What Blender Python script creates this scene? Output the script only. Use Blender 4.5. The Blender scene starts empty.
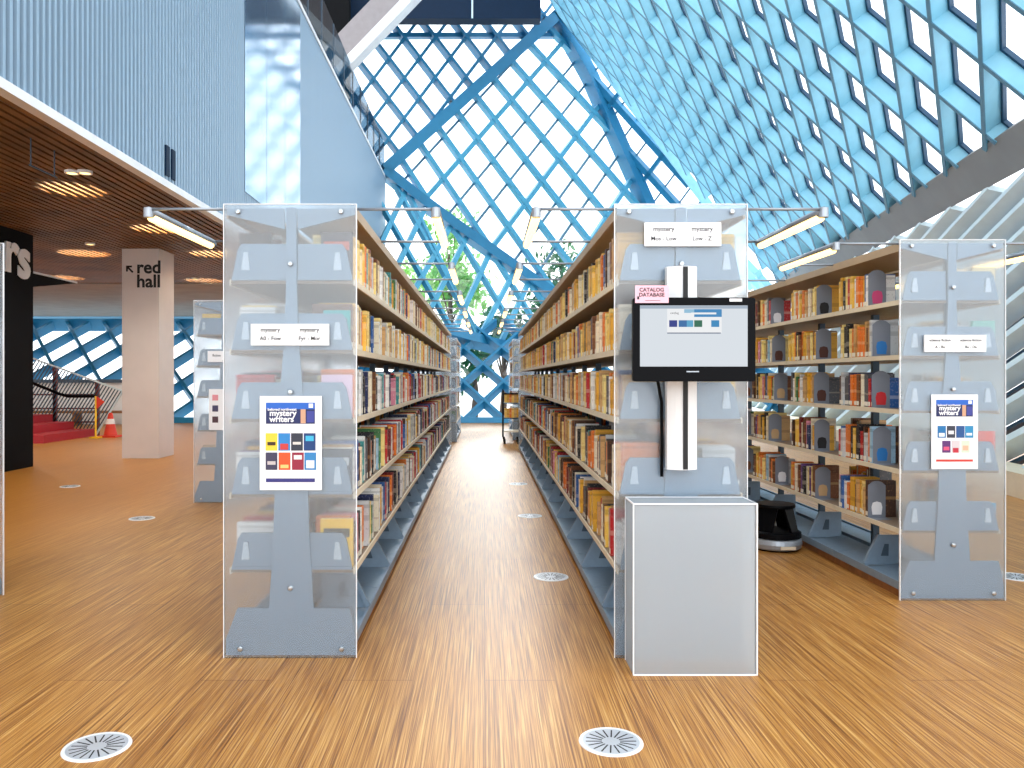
import bpy, math, random
from mathutils import Vector, Matrix
random.seed(11)
C = bpy.context.scene.collection
F, CX, CY, EYE = 800.0, 484.5, 378.0, 1.36
V = Vector

# ------------------------------------------------------------------ helpers
def P(px, py, Y): return V(((px-CX)/F*Y, Y, EYE-(py-CY)/F*Y))
def Pz(px, py, z):
    Y = (z-EYE)*F/(CY-py); return P(px, py, Y)
def Pf(px, py): return Pz(px, py, 0.0)
class Plane:
    def __init__(s, a, b, c):
        s.p = V(a); s.n = (V(b)-V(a)).cross(V(c)-V(a)).normalized()
        if s.n.dot(s.p-V((0,0,EYE))) < 0: s.n = -s.n            # outward, away from the room
    def U(s, px, py):
        d = V(((px-CX)/F, 1, -(py-CY)/F)); o = V((0,0,EYE))
        return o + d*((s.p-o).dot(s.n)/d.dot(s.n))
    def proj(s, v): return v - s.n*v.dot(s.n)

class MB:
    def __init__(s): s.v=[]; s.f=[]; s.m=[]; s.uv=[]
    def face(s, pts, mi=0, uv=None):
        b=len(s.v); s.v += [tuple(p) for p in pts]; s.f.append(tuple(range(b,b+len(pts)))); s.m.append(mi)
        s.uv.append(uv or [(0,0)]*len(pts))
    def hexa(s, p, mi=0):                                           # p: bottom 4 (ccw), top 4
        b=len(s.v); s.v += [tuple(q) for q in p]
        for f in ((3,2,1,0),(4,5,6,7),(0,1,5,4),(1,2,6,5),(2,3,7,6),(3,0,4,7)):
            s.f.append(tuple(b+i for i in f)); s.m.append(mi); s.uv.append([(0,0),(1,0),(1,1),(0,1)])
    def box(s, x0,x1,y0,y1,z0,z1, mi=0):
        s.hexa([(x0,y0,z0),(x1,y0,z0),(x1,y1,z0),(x0,y1,z0),(x0,y0,z1),(x1,y0,z1),(x1,y1,z1),(x0,y1,z1)], mi); return s
    def prism(s, prof, axis, a, b, mi=0):                           # profile (2-D polygon) extruded along an axis
        def q(u,v,t): return {'x':(t,u,v),'y':(u,t,v),'z':(u,v,t)}[axis]
        n=len(prof); k=len(s.v)
        s.v += [q(u,v,a) for u,v in prof]+[q(u,v,b) for u,v in prof]
        s.f += [tuple(k+i for i in range(n)), tuple(k+n+i for i in reversed(range(n)))]
        s.uv += [[(0,0)]*n]*2; s.m += [mi,mi]
        for i in range(n):
            j=(i+1)%n; s.f.append((k+i,k+n+i,k+n+j,k+j)); s.m.append(mi); s.uv.append([(0,0)]*4)
        return s
    def beam(s, a, b, n, w, d0, d1, mi=0):                          # bar a->b, width w in the plane, from d0 to d1 along n
        a=V(a); b=V(b); t=(b-a)
        if t.length<1e-4: return
        t.normalize(); u=t.cross(n).normalized()*(w/2)
        s.hexa([a-u+n*d0,a+u+n*d0,b+u+n*d0,b-u+n*d0,a-u+n*d1,a+u+n*d1,b+u+n*d1,b-u+n*d1], mi)
    def tube(s, pts, r, seg=8, mi=0, r2=None):
        pts=[V(p) for p in pts]; N=len(pts); k=len(s.v)
        for i,p in enumerate(pts):
            t=(pts[min(i+1,N-1)]-pts[max(i-1,0)]).normalized()
            a=t.orthogonal().normalized() if i==0 else (a-t*a.dot(t)).normalized()
            b=t.cross(a); rr=r if r2 is None else r+(r2-r)*i/(N-1)
            s.v += [tuple(p+(a*math.cos(2*math.pi*j/seg)+b*math.sin(2*math.pi*j/seg))*rr) for j in range(seg)]
        for i in range(N-1):
            for j in range(seg):
                c=(j+1)%seg; s.f.append((k+i*seg+j,k+i*seg+c,k+(i+1)*seg+c,k+(i+1)*seg+j)); s.m.append(mi); s.uv.append([(0,0)]*4)
        s.f += [tuple(k+j for j in reversed(range(seg))), tuple(k+(N-1)*seg+j for j in range(seg))]; s.m += [mi,mi]; s.uv += [[(0,0)]*seg]*2
        return s
    def lathe(s, prof, c=(0,0,0), seg=32, mi=0, a0=0, a1=2*math.pi):
        k=len(s.v); full=abs(a1-a0-2*math.pi)<1e-6; n=len(prof); cols=seg if full else seg+1
        for j in range(cols):
            a=a0+(a1-a0)*j/seg
            s.v += [(c[0]+r*math.cos(a), c[1]+r*math.sin(a), c[2]+z) for r,z in prof]
        for j in range(seg):
            c2=(j+1)%cols
            for i in range(n-1):
                s.f.append((k+j*n+i,k+c2*n+i,k+c2*n+i+1,k+j*n+i+1)); s.m.append(mi); s.uv.append([(0,0)]*4)
        return s
    def build(s, name, mats, parent=None, smooth=False):
        me=bpy.data.meshes.new(name); me.from_pydata(s.v,[],s.f)
        if not isinstance(mats,(list,tuple)): mats=[mats]
        for m in mats: me.materials.append(m)
        me.polygons.foreach_set('material_index', s.m)
        ul=me.uv_layers.new(name='UVMap'); flat=[c for f in s.uv for q in f for c in q]
        if len(flat)==2*len(ul.data): ul.data.foreach_set('uv', flat)
        if smooth: me.polygons.foreach_set('use_smooth',[True]*len(me.polygons))
        me.update(); o=bpy.data.objects.new(name,me); C.objects.link(o)
        if parent: o.parent=parent
        return o
def empty(name, loc=(0,0,0), rz=0):
    o=bpy.data.objects.new(name,None); C.objects.link(o); o.location=loc; o.rotation_euler=(0,0,rz); o.empty_display_size=.1; return o
def tag(o, label, cat, group=None, kind=None):
    o['label']=label; o['category']=cat
    if group: o['group']=group
    if kind: o['kind']=kind
    return o
def struct(o): o['kind']='structure'; return o
def text(name, body, size, loc, rot, mat, parent=None, align='LEFT', off=0.0, ext=.0008, line=1.0):
    cu=bpy.data.curves.new(name,'FONT'); cu.body=body; cu.size=size; cu.align_x=align; cu.offset=off; cu.extrude=ext
    cu.space_line=line; cu.resolution_u=3; cu.materials.append(mat)
    tmp=bpy.data.objects.new(name+'_curve',cu); C.objects.link(tmp); dg=bpy.context.evaluated_depsgraph_get()
    me=bpy.data.meshes.new_from_object(tmp.evaluated_get(dg)); me.name=name; bpy.data.objects.remove(tmp); bpy.data.curves.remove(cu)
    if not me.materials: me.materials.append(mat)
    o=bpy.data.objects.new(name,me); C.objects.link(o); o.location=loc; o.rotation_euler=rot
    if parent: o.parent=parent
    return o
FACE=(math.pi/2,0,0)                                                # text that faces -Y

# ------------------------------------------------------------------ materials
def srgb(r,g,b):
    f=lambda c: (c/255/12.92) if c/255<=.04045 else ((c/255+.055)/1.055)**2.4
    return (f(r),f(g),f(b),1)
def nodes(name):
    m=bpy.data.materials.new(name); m.use_nodes=True; nt=m.node_tree; b=nt.nodes['Principled BSDF']; return m,nt,b
def mat(name, rgb, rough=.5, metal=0, spec=.5, emit=0, var=0.04, vs=6, bump=0, coat=0):
    m,nt,b=nodes(name); c=srgb(*rgb)
    b.inputs['Roughness'].default_value=rough; b.inputs['Metallic'].default_value=metal
    b.inputs['Specular IOR Level'].default_value=spec; b.inputs['Coat Weight'].default_value=coat
    tc=nt.nodes.new('ShaderNodeTexCoord'); nz=nt.nodes.new('ShaderNodeTexNoise'); nz.inputs['Scale'].default_value=vs
    nt.links.new(tc.outputs['Object'],nz.inputs['Vector'])
    r=nt.nodes.new('ShaderNodeValToRGB'); e=r.color_ramp.elements
    e[0].position=.35; e[1].position=.65
    e[0].color=tuple(max(0,x*(1-var)) for x in c[:3])+(1,); e[1].color=tuple(min(1,x*(1+var)) for x in c[:3])+(1,)
    nt.links.new(nz.outputs['Fac'],r.inputs['Fac']); nt.links.new(r.outputs['Color'],b.inputs['Base Color'])
    if emit:
        b.inputs['Emission Color'].default_value=c; b.inputs['Emission Strength'].default_value=emit
    if bump:
        bp=nt.nodes.new('ShaderNodeBump'); bp.inputs['Strength'].default_value=bump; bp.inputs['Distance'].default_value=.01
        nt.links.new(nz.outputs['Fac'],bp.inputs['Height']); nt.links.new(bp.outputs['Normal'],b.inputs['Normal'])
    return m
def mix(nt, fac, a, b):
    n=nt.nodes.new('ShaderNodeMixShader'); n.inputs[0].default_value=fac
    nt.links.new(a,n.inputs[1]); nt.links.new(b,n.inputs[2]); return n.outputs[0]
def sh(nt, kind, **kw):
    n=nt.nodes.new(kind)
    for k,v in kw.items(): n.inputs[k].default_value=v
    return n.outputs[0]
def glass_mat(name, tint=(.96,.985,1,1), gloss=.06):
    m=bpy.data.materials.new(name); m.use_nodes=True; nt=m.node_tree; nt.nodes.clear(); o=nt.nodes.new('ShaderNodeOutputMaterial')
    t=sh(nt,'ShaderNodeBsdfTransparent',Color=tint); g=sh(nt,'ShaderNodeBsdfGlossy',Color=(1,1,1,1),Roughness=.02)
    nt.links.new(mix(nt,gloss,t,g),o.inputs[0]); return m
def frost_mat(name, white=.17, rough=.24, col=(.72,.82,.89,1), clear=.24):
    m=bpy.data.materials.new(name); m.use_nodes=True; nt=m.node_tree; nt.nodes.clear(); o=nt.nodes.new('ShaderNodeOutputMaterial')
    r=sh(nt,'ShaderNodeBsdfRefraction',Color=(.97,.985,1,1),Roughness=rough,IOR=1.25)
    d=sh(nt,'ShaderNodeBsdfDiffuse',Color=col); t=sh(nt,'ShaderNodeBsdfTranslucent',Color=col)
    g=sh(nt,'ShaderNodeBsdfGlossy',Color=(1,1,1,1),Roughness=.25)
    tr=sh(nt,'ShaderNodeBsdfTransparent',Color=(.98,.99,1,1))
    s=mix(nt,white,mix(nt,clear,r,tr),mix(nt,.5,d,t)); nt.links.new(mix(nt,.05,s,g),o.inputs[0]); return m

M={}
M['steel']=mat('shelf_steel',(128,150,170),.42,.25,vs=30,var=.03)
M['tab']=mat('pressed_tab',(196,210,222),.4,.2)
M['steel_dark']=mat('upright_steel',(70,88,104),.45,.3)
M['cream']=mat('cream_enamel',(226,214,190),.45)
M['board']=mat('shelf_board_enamel',(136,116,96),.5)
M['white']=mat('white_paint',(238,240,242),.5,var=.01)
M['paper']=mat('white_paper',(246,247,250),.6,var=.005)
M['ink']=mat('black_ink',(18,18,22),.6)
M['black']=mat('black_plastic',(8,9,13),.4,spec=.08)
M['black_matte']=mat('black_wall_paint',(14,15,18),.7,spec=.1)
M['canopy']=mat('canopy_enamel',(186,162,132),.5)
M['rod']=mat('lamp_rod',(150,156,164),.3,.6)
M['tube']=mat('glowing_tube',(255,214,138),.4,emit=2.2,var=0)
M['plinth']=mat('wood_plinth',(150,98,56),.5,vs=14,var=.2)
M['frost']=frost_mat('frosted_acrylic')
M['frost_box']=frost_mat('frosted_box_acrylic',.42,.26,(.86,.94,1,1),.0)
M['edge']=mat('acrylic_edge',(250,252,255),.3,var=0)
M['screw']=mat('screw_steel',(190,195,200),.25,.9)
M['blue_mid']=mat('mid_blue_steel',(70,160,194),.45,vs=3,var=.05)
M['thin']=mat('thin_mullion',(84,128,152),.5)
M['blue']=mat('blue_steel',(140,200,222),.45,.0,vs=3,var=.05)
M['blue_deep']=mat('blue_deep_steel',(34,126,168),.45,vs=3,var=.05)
M['edge_shade']=mat('beam_edge_shade',(78,130,158),.5)  # backlit shade of the inner beam edges, put into the colour
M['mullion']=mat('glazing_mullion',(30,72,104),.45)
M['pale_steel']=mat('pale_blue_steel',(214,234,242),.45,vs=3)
M['grey_beam']=mat('grey_beam_paint',(138,142,146),.6,vs=2)
M['glass']=glass_mat('window_glass')
M['rail_glass']=glass_mat('railing_glass',(.28,.38,.46,1),.12)
M['concrete']=mat('ceiling_concrete',(150,146,140),.8,vs=2,var=.08)
M['navy']=mat('navy_fascia',(10,36,62),.6,spec=.2)
M['white_steel']=mat('white_trim',(232,234,238),.4)
M['column']=mat('column_plaster',(226,216,212),.7,vs=3,var=.02)
M['red']=mat('red_step',(176,22,34),.5)
M['redrail']=mat('red_rail',(120,44,40),.5)
M['cone']=mat('orange_red_cone',(226,60,34),.5)
M['yellow']=mat('yellow_plastic',(250,205,50),.5)
M['bench']=mat('wood_bench',(140,96,56),.5)
def lit(name,c,k=.60):
    m,nt,b=nodes(name); b.inputs['Base Color'].default_value=(.004,.004,.005,1); b.inputs['Roughness'].default_value=.4; b.inputs['Specular IOR Level'].default_value=.2
    b.inputs['Emission Color'].default_value=srgb(*c); b.inputs['Emission Strength'].default_value=k; return m
M['screen']=lit('lit_screen',(226,233,240))
M['silver']=mat('silver_bumper',(168,176,186),.35,.5)
M['vent']=mat('vent_metal',(198,204,212),.35,.4)
M['vent_dark']=mat('vent_slot',(28,30,36),.7)
M['pink']=mat('pink_card',(247,190,206),.6,var=.01)
M['bark']=mat('bark',(96,74,56),.8,vs=20,var=.3)
M['leaf']=mat('leaf',(92,160,64),.6,vs=3,var=.35)
M['leaf2']=mat('leaf_dark',(40,104,52),.6,vs=3,var=.35)
M['pavement']=mat('pale_pavement',(214,216,216),.8)
M['page']=mat('book_pages',(236,228,208),.8,var=.03)
M['tag']=mat('spine_tag',(240,234,220),.7,var=.02)
M['pool']=mat('ceiling_glow',(255,234,192),.5,emit=16,var=0)
M['slat']=mat('walnut_slat',(122,86,50),.55,vs=1.6,var=.3)
M['slat_gap']=mat('slat_backing',(30,18,12),.8)

def corrugated():
    m,nt,b=nodes('corrugated_metal'); b.inputs['Metallic'].default_value=.35; b.inputs['Roughness'].default_value=.38
    b.inputs['Base Color'].default_value=srgb(150,174,194); return m
M['corr']=corrugated()
def polished():
    m,nt,b=nodes('polished_metal'); b.inputs['Metallic'].default_value=.85; b.inputs['Roughness'].default_value=.10
    b.inputs['Base Color'].default_value=srgb(176,198,218)
    tc=nt.nodes.new('ShaderNodeTexCoord'); n=nt.nodes.new('ShaderNodeTexNoise'); n.inputs['Scale'].default_value=1.3
    bp=nt.nodes.new('ShaderNodeBump'); bp.inputs['Strength'].default_value=.05; bp.inputs['Distance'].default_value=.02
    nt.links.new(tc.outputs['Object'],n.inputs['Vector']); nt.links.new(n.outputs['Fac'],bp.inputs['Height']); nt.links.new(bp.outputs['Normal'],b.inputs['Normal'])
    return m
M['polish']=polished()
def floor_mat():
    m,nt,b=nodes('strand_bamboo_floor'); L=nt.links.new
    tc=nt.nodes.new('ShaderNodeTexCoord'); sep=nt.nodes.new('ShaderNodeSeparateXYZ'); L(tc.outputs['Object'],sep.inputs[0])
    def noise(sx,sy,sc,det=3,rough=.6):
        mp=nt.nodes.new('ShaderNodeMapping'); mp.inputs['Scale'].default_value=(sx,sy,1); L(tc.outputs['Object'],mp.inputs[0])
        n=nt.nodes.new('ShaderNodeTexNoise'); n.inputs['Scale'].default_value=sc; n.inputs['Detail'].default_value=det; n.inputs['Roughness'].default_value=rough
        L(mp.outputs[0],n.inputs['Vector']); return n.outputs['Fac']
    a=noise(85,.7,1.6); c=noise(210,1.6,1.5,2); big=noise(1,.35,.7,2)
    mx=nt.nodes.new('ShaderNodeMix'); mx.data_type='FLOAT'; mx.inputs[0].default_value=.42; L(a,mx.inputs[2]); L(c,mx.inputs[3])
    r=nt.nodes.new('ShaderNodeValToRGB'); L(mx.outputs[0],r.inputs['Fac']); e=r.color_ramp.elements
    e[0].position=.33; e[0].color=srgb(82,44,14); e[1].position=.68; e[1].color=srgb(230,190,122)
    k=e.new(.45); k.color=srgb(152,98,40); k=e.new(.54); k.color=srgb(196,140,68)
    # planks: faint joints
    bk=nt.nodes.new('ShaderNodeTexBrick'); bk.inputs['Scale'].default_value=1; bk.inputs['Brick Width'].default_value=2.4; bk.inputs['Row Height'].default_value=.32
    bk.inputs['Mortar Size'].default_value=.004; bk.inputs['Color1'].default_value=(1,1,1,1); bk.inputs['Color2'].default_value=(.9,.88,.86,1); bk.inputs['Mortar'].default_value=(.62,.52,.45,1)
    mp=nt.nodes.new('ShaderNodeMapping'); mp.inputs['Rotation'].default_value=(0,0,math.pi/2); L(tc.outputs['Object'],mp.inputs[0]); L(mp.outputs[0],bk.inputs['Vector'])
    mu=nt.nodes.new('ShaderNodeMix'); mu.data_type='RGBA'; mu.blend_type='MULTIPLY'; mu.inputs[0].default_value=1; L(r.outputs['Color'],mu.inputs[6]); L(bk.outputs['Color'],mu.inputs[7])
    # the hall on the left is laid with a plainer orange board
    st=nt.nodes.new('ShaderNodeMapRange'); st.inputs['From Min'].default_value=-2.6; st.inputs['From Max'].default_value=-4.2; L(sep.outputs['X'],st.inputs['Value'])
    sy=nt.nodes.new('ShaderNodeMapRange'); sy.inputs['From Min'].default_value=4.2; sy.inputs['From Max'].default_value=6.5; L(sep.outputs['Y'],sy.inputs['Value'])
    ml=nt.nodes.new('ShaderNodeMath'); ml.operation='MULTIPLY'; L(st.outputs[0],ml.inputs[0]); L(sy.outputs[0],ml.inputs[1])
    m2=nt.nodes.new('ShaderNodeMath'); m2.operation='MULTIPLY'; m2.inputs[1].default_value=.75; L(ml.outputs[0],m2.inputs[0])
    pl=nt.nodes.new('ShaderNodeValToRGB'); L(big,pl.inputs['Fac']); pl.color_ramp.elements[0].color=srgb(170,106,34); pl.color_ramp.elements[1].color=srgb(194,128,50)
    m3=nt.nodes.new('ShaderNodeMix'); m3.data_type='RGBA'; L(m2.outputs[0],m3.inputs[0]); L(mu.outputs[2],m3.inputs[6]); L(pl.outputs['Color'],m3.inputs[7])
    L(m3.outputs[2],b.inputs['Base Color']); b.inputs['Roughness'].default_value=.38; b.inputs['Specular IOR Level'].default_value=.4
    bp=nt.nodes.new('ShaderNodeBump'); bp.inputs['Strength'].default_value=.08; bp.inputs['Distance'].default_value=.002; L(mx.outputs[0],bp.inputs['Height']); L(bp.outputs['Normal'],b.inputs['Normal'])
    return m
M['floor']=floor_mat()

def book_mat(name, rgb, accent, seed):
    """spine colour with title bands laid out along the spine (UV v runs up the spine)"""
    m,nt,b=nodes(name); L=nt.links.new; b.inputs['Roughness'].default_value=.45
    uv=nt.nodes.new('ShaderNodeUVMap'); sep=nt.nodes.new('ShaderNodeSeparateXYZ'); L(uv.outputs[0],sep.inputs[0])
    r=nt.nodes.new('ShaderNodeValToRGB'); r.color_ramp.interpolation='CONSTANT'; L(sep.outputs['Y'],r.inputs['Fac'])
    rnd=random.Random(seed); A=srgb(*accent); B=srgb(*rgb); D=tuple(x*.72 for x in B[:3])+(1,)
    e=r.color_ramp.elements; e[0].position=0; e[0].color=B; e[1].position=1; e[1].color=B
    A=tuple(B[i]*.72+A[i]*.28 for i in range(3))+(1,); zq=.25+rnd.random()*.4
    for p0,p1,c in ((zq,zq+.04+rnd.random()*.1,A),(.80+rnd.random()*.1,.93,D)):
        k=e.new(p0); k.color=c; k=e.new(p1); k.color=B
    nz=nt.nodes.new('ShaderNodeTexNoise'); nz.inputs['Scale'].default_value=9; mp=nt.nodes.new('ShaderNodeMapping'); mp.inputs['Scale'].default_value=(2.5,1.6,1); mp.inputs['Location'].default_value=(seed*1.7,0,0)
    L(uv.outputs[0],mp.inputs[0]); L(mp.outputs[0],nz.inputs['Vector'])
    st=nt.nodes.new('ShaderNodeMath'); st.operation='GREATER_THAN'; st.inputs[1].default_value=.63; L(nz.outputs['Fac'],st.inputs[0])
    mx=nt.nodes.new('ShaderNodeMix'); mx.data_type='RGBA'; L(st.outputs[0],mx.inputs[0]); L(r.outputs['Color'],mx.inputs[6]); mx.inputs[7].default_value=A
    L(mx.outputs[2],b.inputs['Base Color']); return m
PAL={ # name: (rgb, accent)
 'mustard yellow':((226,170,54),(120,60,20)), 'golden':((240,196,84),(250,236,200)), 'pale yellow':((244,220,140),(190,120,40)), 'cream':((240,230,204),(150,60,40)),
 'white':((240,240,238),(40,50,80)), 'light grey':((200,204,206),(60,60,70)), 'dark grey':((84,86,92),(220,210,190)), 'black':((26,26,32),(230,220,200)),
 'brown':((122,72,40),(236,200,130)), 'dark brown':((70,42,28),(220,170,100)), 'orange':((226,120,40),(250,230,190)), 'red':((190,36,40),(245,230,210)),
 'dark red':((124,24,34),(230,200,160)), 'blue':((42,92,160),(235,235,235)), 'navy blue':((28,40,84),(220,220,230)), 'pale blue':((158,196,220),(40,70,110)),
 'green':((64,120,72),(240,230,200)), 'teal':((60,150,150),(240,240,230)), 'pink':((220,140,160),(250,245,240)), 'purple':((98,62,122),(240,225,240)), 'tan':((206,164,108),(90,50,30))}
PN=list(PAL); BM=[book_mat('book_'+n.replace(' ','_'),*PAL[n],seed=i+1) for i,n in enumerate(PN)]
MIX={'warm':dict(zip(PN,[9,9,6,6,3,3,1,2,4,3,5,2,1,.5,.3,.3,.4,.3,.3,.2,6])),
     'gold':dict(zip(PN,[12,12,8,6,2,3,1,1.5,3,2,4,1,.5,.2,.2,.2,.2,0,0,0,8])),
     'brown':dict(zip(PN,[5,4,3,5,3,3,2,4,7,5,5,4,3,1.5,1,1,1,.5,.5,.7,6])),
     'light':dict(zip(PN,[3,5,8,12,9,4,1,3,2,1,3,2,1,1,1,1,1,.5,.5,0,4])),
     'mixed':dict(zip(PN,[3,3,3,7,12,4,3,8,3,3,4,6,4,4,4,2,2,1.5,2,1.5,2]))}
def pick(kind):
    d=MIX[kind]; return random.choices(list(d),list(d.values()))[0]

# ------------------------------------------------------------------ camera, world, view
cam=bpy.data.cameras.new('camera'); co=bpy.data.objects.new('camera',cam); C.objects.link(co)
co.location=(0,0,EYE); co.rotation_euler=(math.pi/2,0,0); cam.sensor_width=36; cam.lens=F/1024*36
cam.shift_x=(512-CX)/1024; cam.shift_y=-(384-CY)/1024; cam.clip_end=400
sc=bpy.context.scene; sc.camera=co
sc.view_settings.view_transform='Standard'; sc.view_settings.look='None'; sc.view_settings.gamma=1; sc.view_settings.use_curve_mapping=False
sc.view_settings.exposure=0.55
sc.cycles.max_bounces=14; sc.cycles.diffuse_bounces=5; sc.cycles.glossy_bounces=4; sc.cycles.transmission_bounces=8; sc.cycles.transparent_max_bounces=16
sc.cycles.sample_clamp_indirect=6; sc.cycles.caustics_reflective=False; sc.cycles.use_denoising=True
w=bpy.data.worlds.new('sky'); sc.world=w; w.use_nodes=True; nt=w.node_tree; bg=nt.nodes['Background']
bg.inputs[0].default_value=(.93,.97,1,1); bg.inputs[1].default_value=1.9

sn=bpy.data.lights.new('sun','SUN'); sn.energy=4.0; sn.angle=math.radians(14); sn.color=(1,.97,.92); so=bpy.data.objects.new('sun',sn); C.objects.link(so)
so.rotation_euler=V((-.06,-1,-.62)).to_track_quat('-Z','Y').to_euler()
# ------------------------------------------------------------------ floor, ground, left hall
struct(MB().box(-24,14,-4,24.6,-.12,0).build('floor',M['floor']))
struct(MB().box(-60,60,25.2,90,-.45,-.25).build('ground_outside',M['pavement']))
XB=-3.63; ZC=3.55; YE=28.9                                          # overhang edge, its underside, its far end
sl=MB(); x=XB-.12
while x>-19.5:
    sl.box(x-.07,x,-3,18.5,ZC,ZC+.022); x-=.108
o=struct(MB().box(-19.6,XB-.05,-3,18.5,ZC+.13,ZC+.16).build('ceiling_left',M['slat_gap'])); sl.build('slat',M['slat'],o)
struct(MB().box(-24,XB-.05,18.5,28.2,ZC-.02,ZC+.16).build('ceiling_concrete',M['concrete']))
# ribbed metal wall of the overhang
cr=MB(); y=-3.0; pitch=.09; prof=[]
while y<YE:
    prof += [(XB,y),(XB,y+pitch*.40),(XB+.045,y+pitch*.5),(XB+.045,y+pitch*.9)]; y+=pitch
pts=[(px,py) for px,py in prof]
for (a,b) in zip(pts[:-1],pts[1:]): cr.face([(a[0],a[1],ZC),(b[0],b[1],ZC),(b[0],b[1],8.62),(a[0],a[1],8.62)])
cr.box(XB-.3,XB-.02,-3,YE,ZC+.02,8.6)
wl=struct(cr.build('wall_left',M['corr']))
MB().box(XB-.04,XB+.07,-3,YE,ZC-.05,ZC+.03).build('edge_trim',M['white_steel'],wl)
MB().box(XB-.04,XB+.06,-3,YE,8.58,8.66).build('top_rail',M['white_steel'],wl)
pp=MB()
for k in range(3): pp.box(XB+.046,XB+.054,11.95+k*1.2,13.13+k*1.2,4.15+.0*k,8.5)
pp.build('polished_panel',M['polish'],wl)
lv=MB()
for k in range(2): lv.box(XB+.03,XB+.06,8.98+k*.17,9.08+k*.17,3.64,3.98)
lv.build('dark_slot',M['navy'],wl)
struct(MB().box(-18,XB-.3,-3,YE,8.3,8.55).build('floor_upper',M['concrete']))
rail=empty('glass_railing',(XB,0,8.66)); tag(rail,'dark tinted glass railing along the top of the ribbed metal wall','railing')
y=12.2; k=0
while y<YE-.1:
    e=min(y+1.38,YE); MB().box(-.012,.012,y+.02,e-.02,0,1.2).build('glass_panel',M['rail_glass'],rail)
    MB().box(-.02,.02,y-.015,y+.015,0,1.2).build('post',M['steel_dark'],rail); y+=1.4
struct(MB().box(-14,-4.5,26.6,26.9,8.5,16).build('wall_upper',M['black_matte']))
# upper platform (navy fascia) and the slanted column
pf=struct(MB().box(-14,1.93,27.5,28.0,13.72,18.5).build('ceiling_upper',M['navy']))
MB().box(-.45,-.39,27.46,27.5,13.72,18.5).build('joint_strip',M['pale_steel'],pf)
a=P(341,53,21.5); b=P(392,0,21.5); d=(b-a).normalized(); side=V((d.z,0,-d.x))
cl=MB(); q=[a-side*.46-d*1,a+side*.46-d*1]; 
def ob(mb,s0,s1,y0,y1,mi): mb.hexa([a+side*s0-d*2+V((0,y0,0)),a+side*s1-d*2+V((0,y0,0)),a+side*s1-d*2+V((0,y1,0)),a+side*s0-d*2+V((0,y1,0)),
                                   b+side*s0+d*3+V((0,y0,0)),b+side*s1+d*3+V((0,y0,0)),b+side*s1+d*3+V((0,y1,0)),b+side*s0+d*3+V((0,y1,0))],mi)
ob(cl,-.42,.16,0,.45,0); ob(cl,.16,.40,-.02,.47,1)
cl.face([a,a,a]); cl.v=cl.v[:-3]; cl.f.pop(); cl.m.pop(); cl.uv.pop()
M['grey_plaster']=mat('grey_plaster',(158,150,152),.7)
struct(cl.build('column_slanted',[M['grey_plaster'],M['white_steel']]))

# recessed lights in the slatted ceiling
def ceil_light(px,py,r,lab):
    c=Pz(px,py,ZC); t=empty('ceiling_light',(c.x,c.y,ZC+.026)); tag(t,lab,'ceiling light','round lights glowing through the slatted ceiling')
    MB().lathe([(0.001,.10),(r*.98,.10),(r,.0),(r*1.04,.0),(r*1.04,.104),(0.001,.104)],seg=28).build('housing',M['cream'],t)
    MB().lathe([(0.001,.06),(r*.97,.06),(r*.97,.065),(.001,.065)],seg=28).build('diffuser',M['pool'],t)
CL=[(76,191,.36,'round warm light above the slats, the largest and nearest one left of the ribbed wall'),(158,230,.33,'round warm light above the slats just under the left lamp tube'),
    (86,254,.42,'round warm light above the slats between the black wall and the white column'),(215,255,.4,'round warm light above the slats behind the frosted left bookcase end'),
    (66,278,.4,'round warm light above the slats beside the black wall edge'),(206,281,.4,'round warm light above the slats right of the white column')]
for c in CL: ceil_light(*c)
for (x,y,e_) in ((-6.2,7.5,120),(-10,9,120),(-5.2,11.2,105),(-8.5,14.2,140),(-12,13,140),(-5,16.5,120),(-9.5,20.5,160),(-6,21,120),(-13,19,160)):
    la=bpy.data.lights.new('ceiling_lamp','SPOT'); la.energy=e_; la.color=(1,.93,.80); la.spot_size=math.radians(150); la.spot_blend=.6; la.shadow_soft_size=.12
    lo=bpy.data.objects.new('ceiling_lamp',la); C.objects.link(lo); lo.location=(x,y,ZC-.06)
def downlight(px,py,lab,z=ZC):
    c=Pz(px,py,z); t=empty('downlight',(c.x,c.y,z-.028)); tag(t,lab,'downlight')
    MB().lathe([(.055,0),(.075,0),(.075,.03),(.055,.03),(.055,0)],seg=20).build('ring',M['white'],t)
    MB().lathe([(.001,.008),(.054,.008),(.054,.028),(.001,.028)],seg=20).build('lens',M['tube'],t)
downlight(72,171,'small round white downlight, left one of the close pair in the slats'); downlight(85,171,'small round white downlight, right one of the close pair in the slats')
downlight(90,243,'single small white downlight in the slats right of the black wall'); downlight(195,278,'single small white downlight in the slats right of the white column')
# hanging rod frame under the ceiling
hf=empty('hanging_rail',(-4.14,7.5,3.30)); tag(hf,'thin dark rail hung on two rods below the slatted ceiling','rail')
MB().tube([(0,-.22,0),(0,.24,0)],.009).build('bar',M['steel_dark'],hf)
for y_ in (-.2,.2): MB().tube([(0,y_,0),(0,y_,.255)],.006).build('rod',M['steel_dark'],hf)

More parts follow.
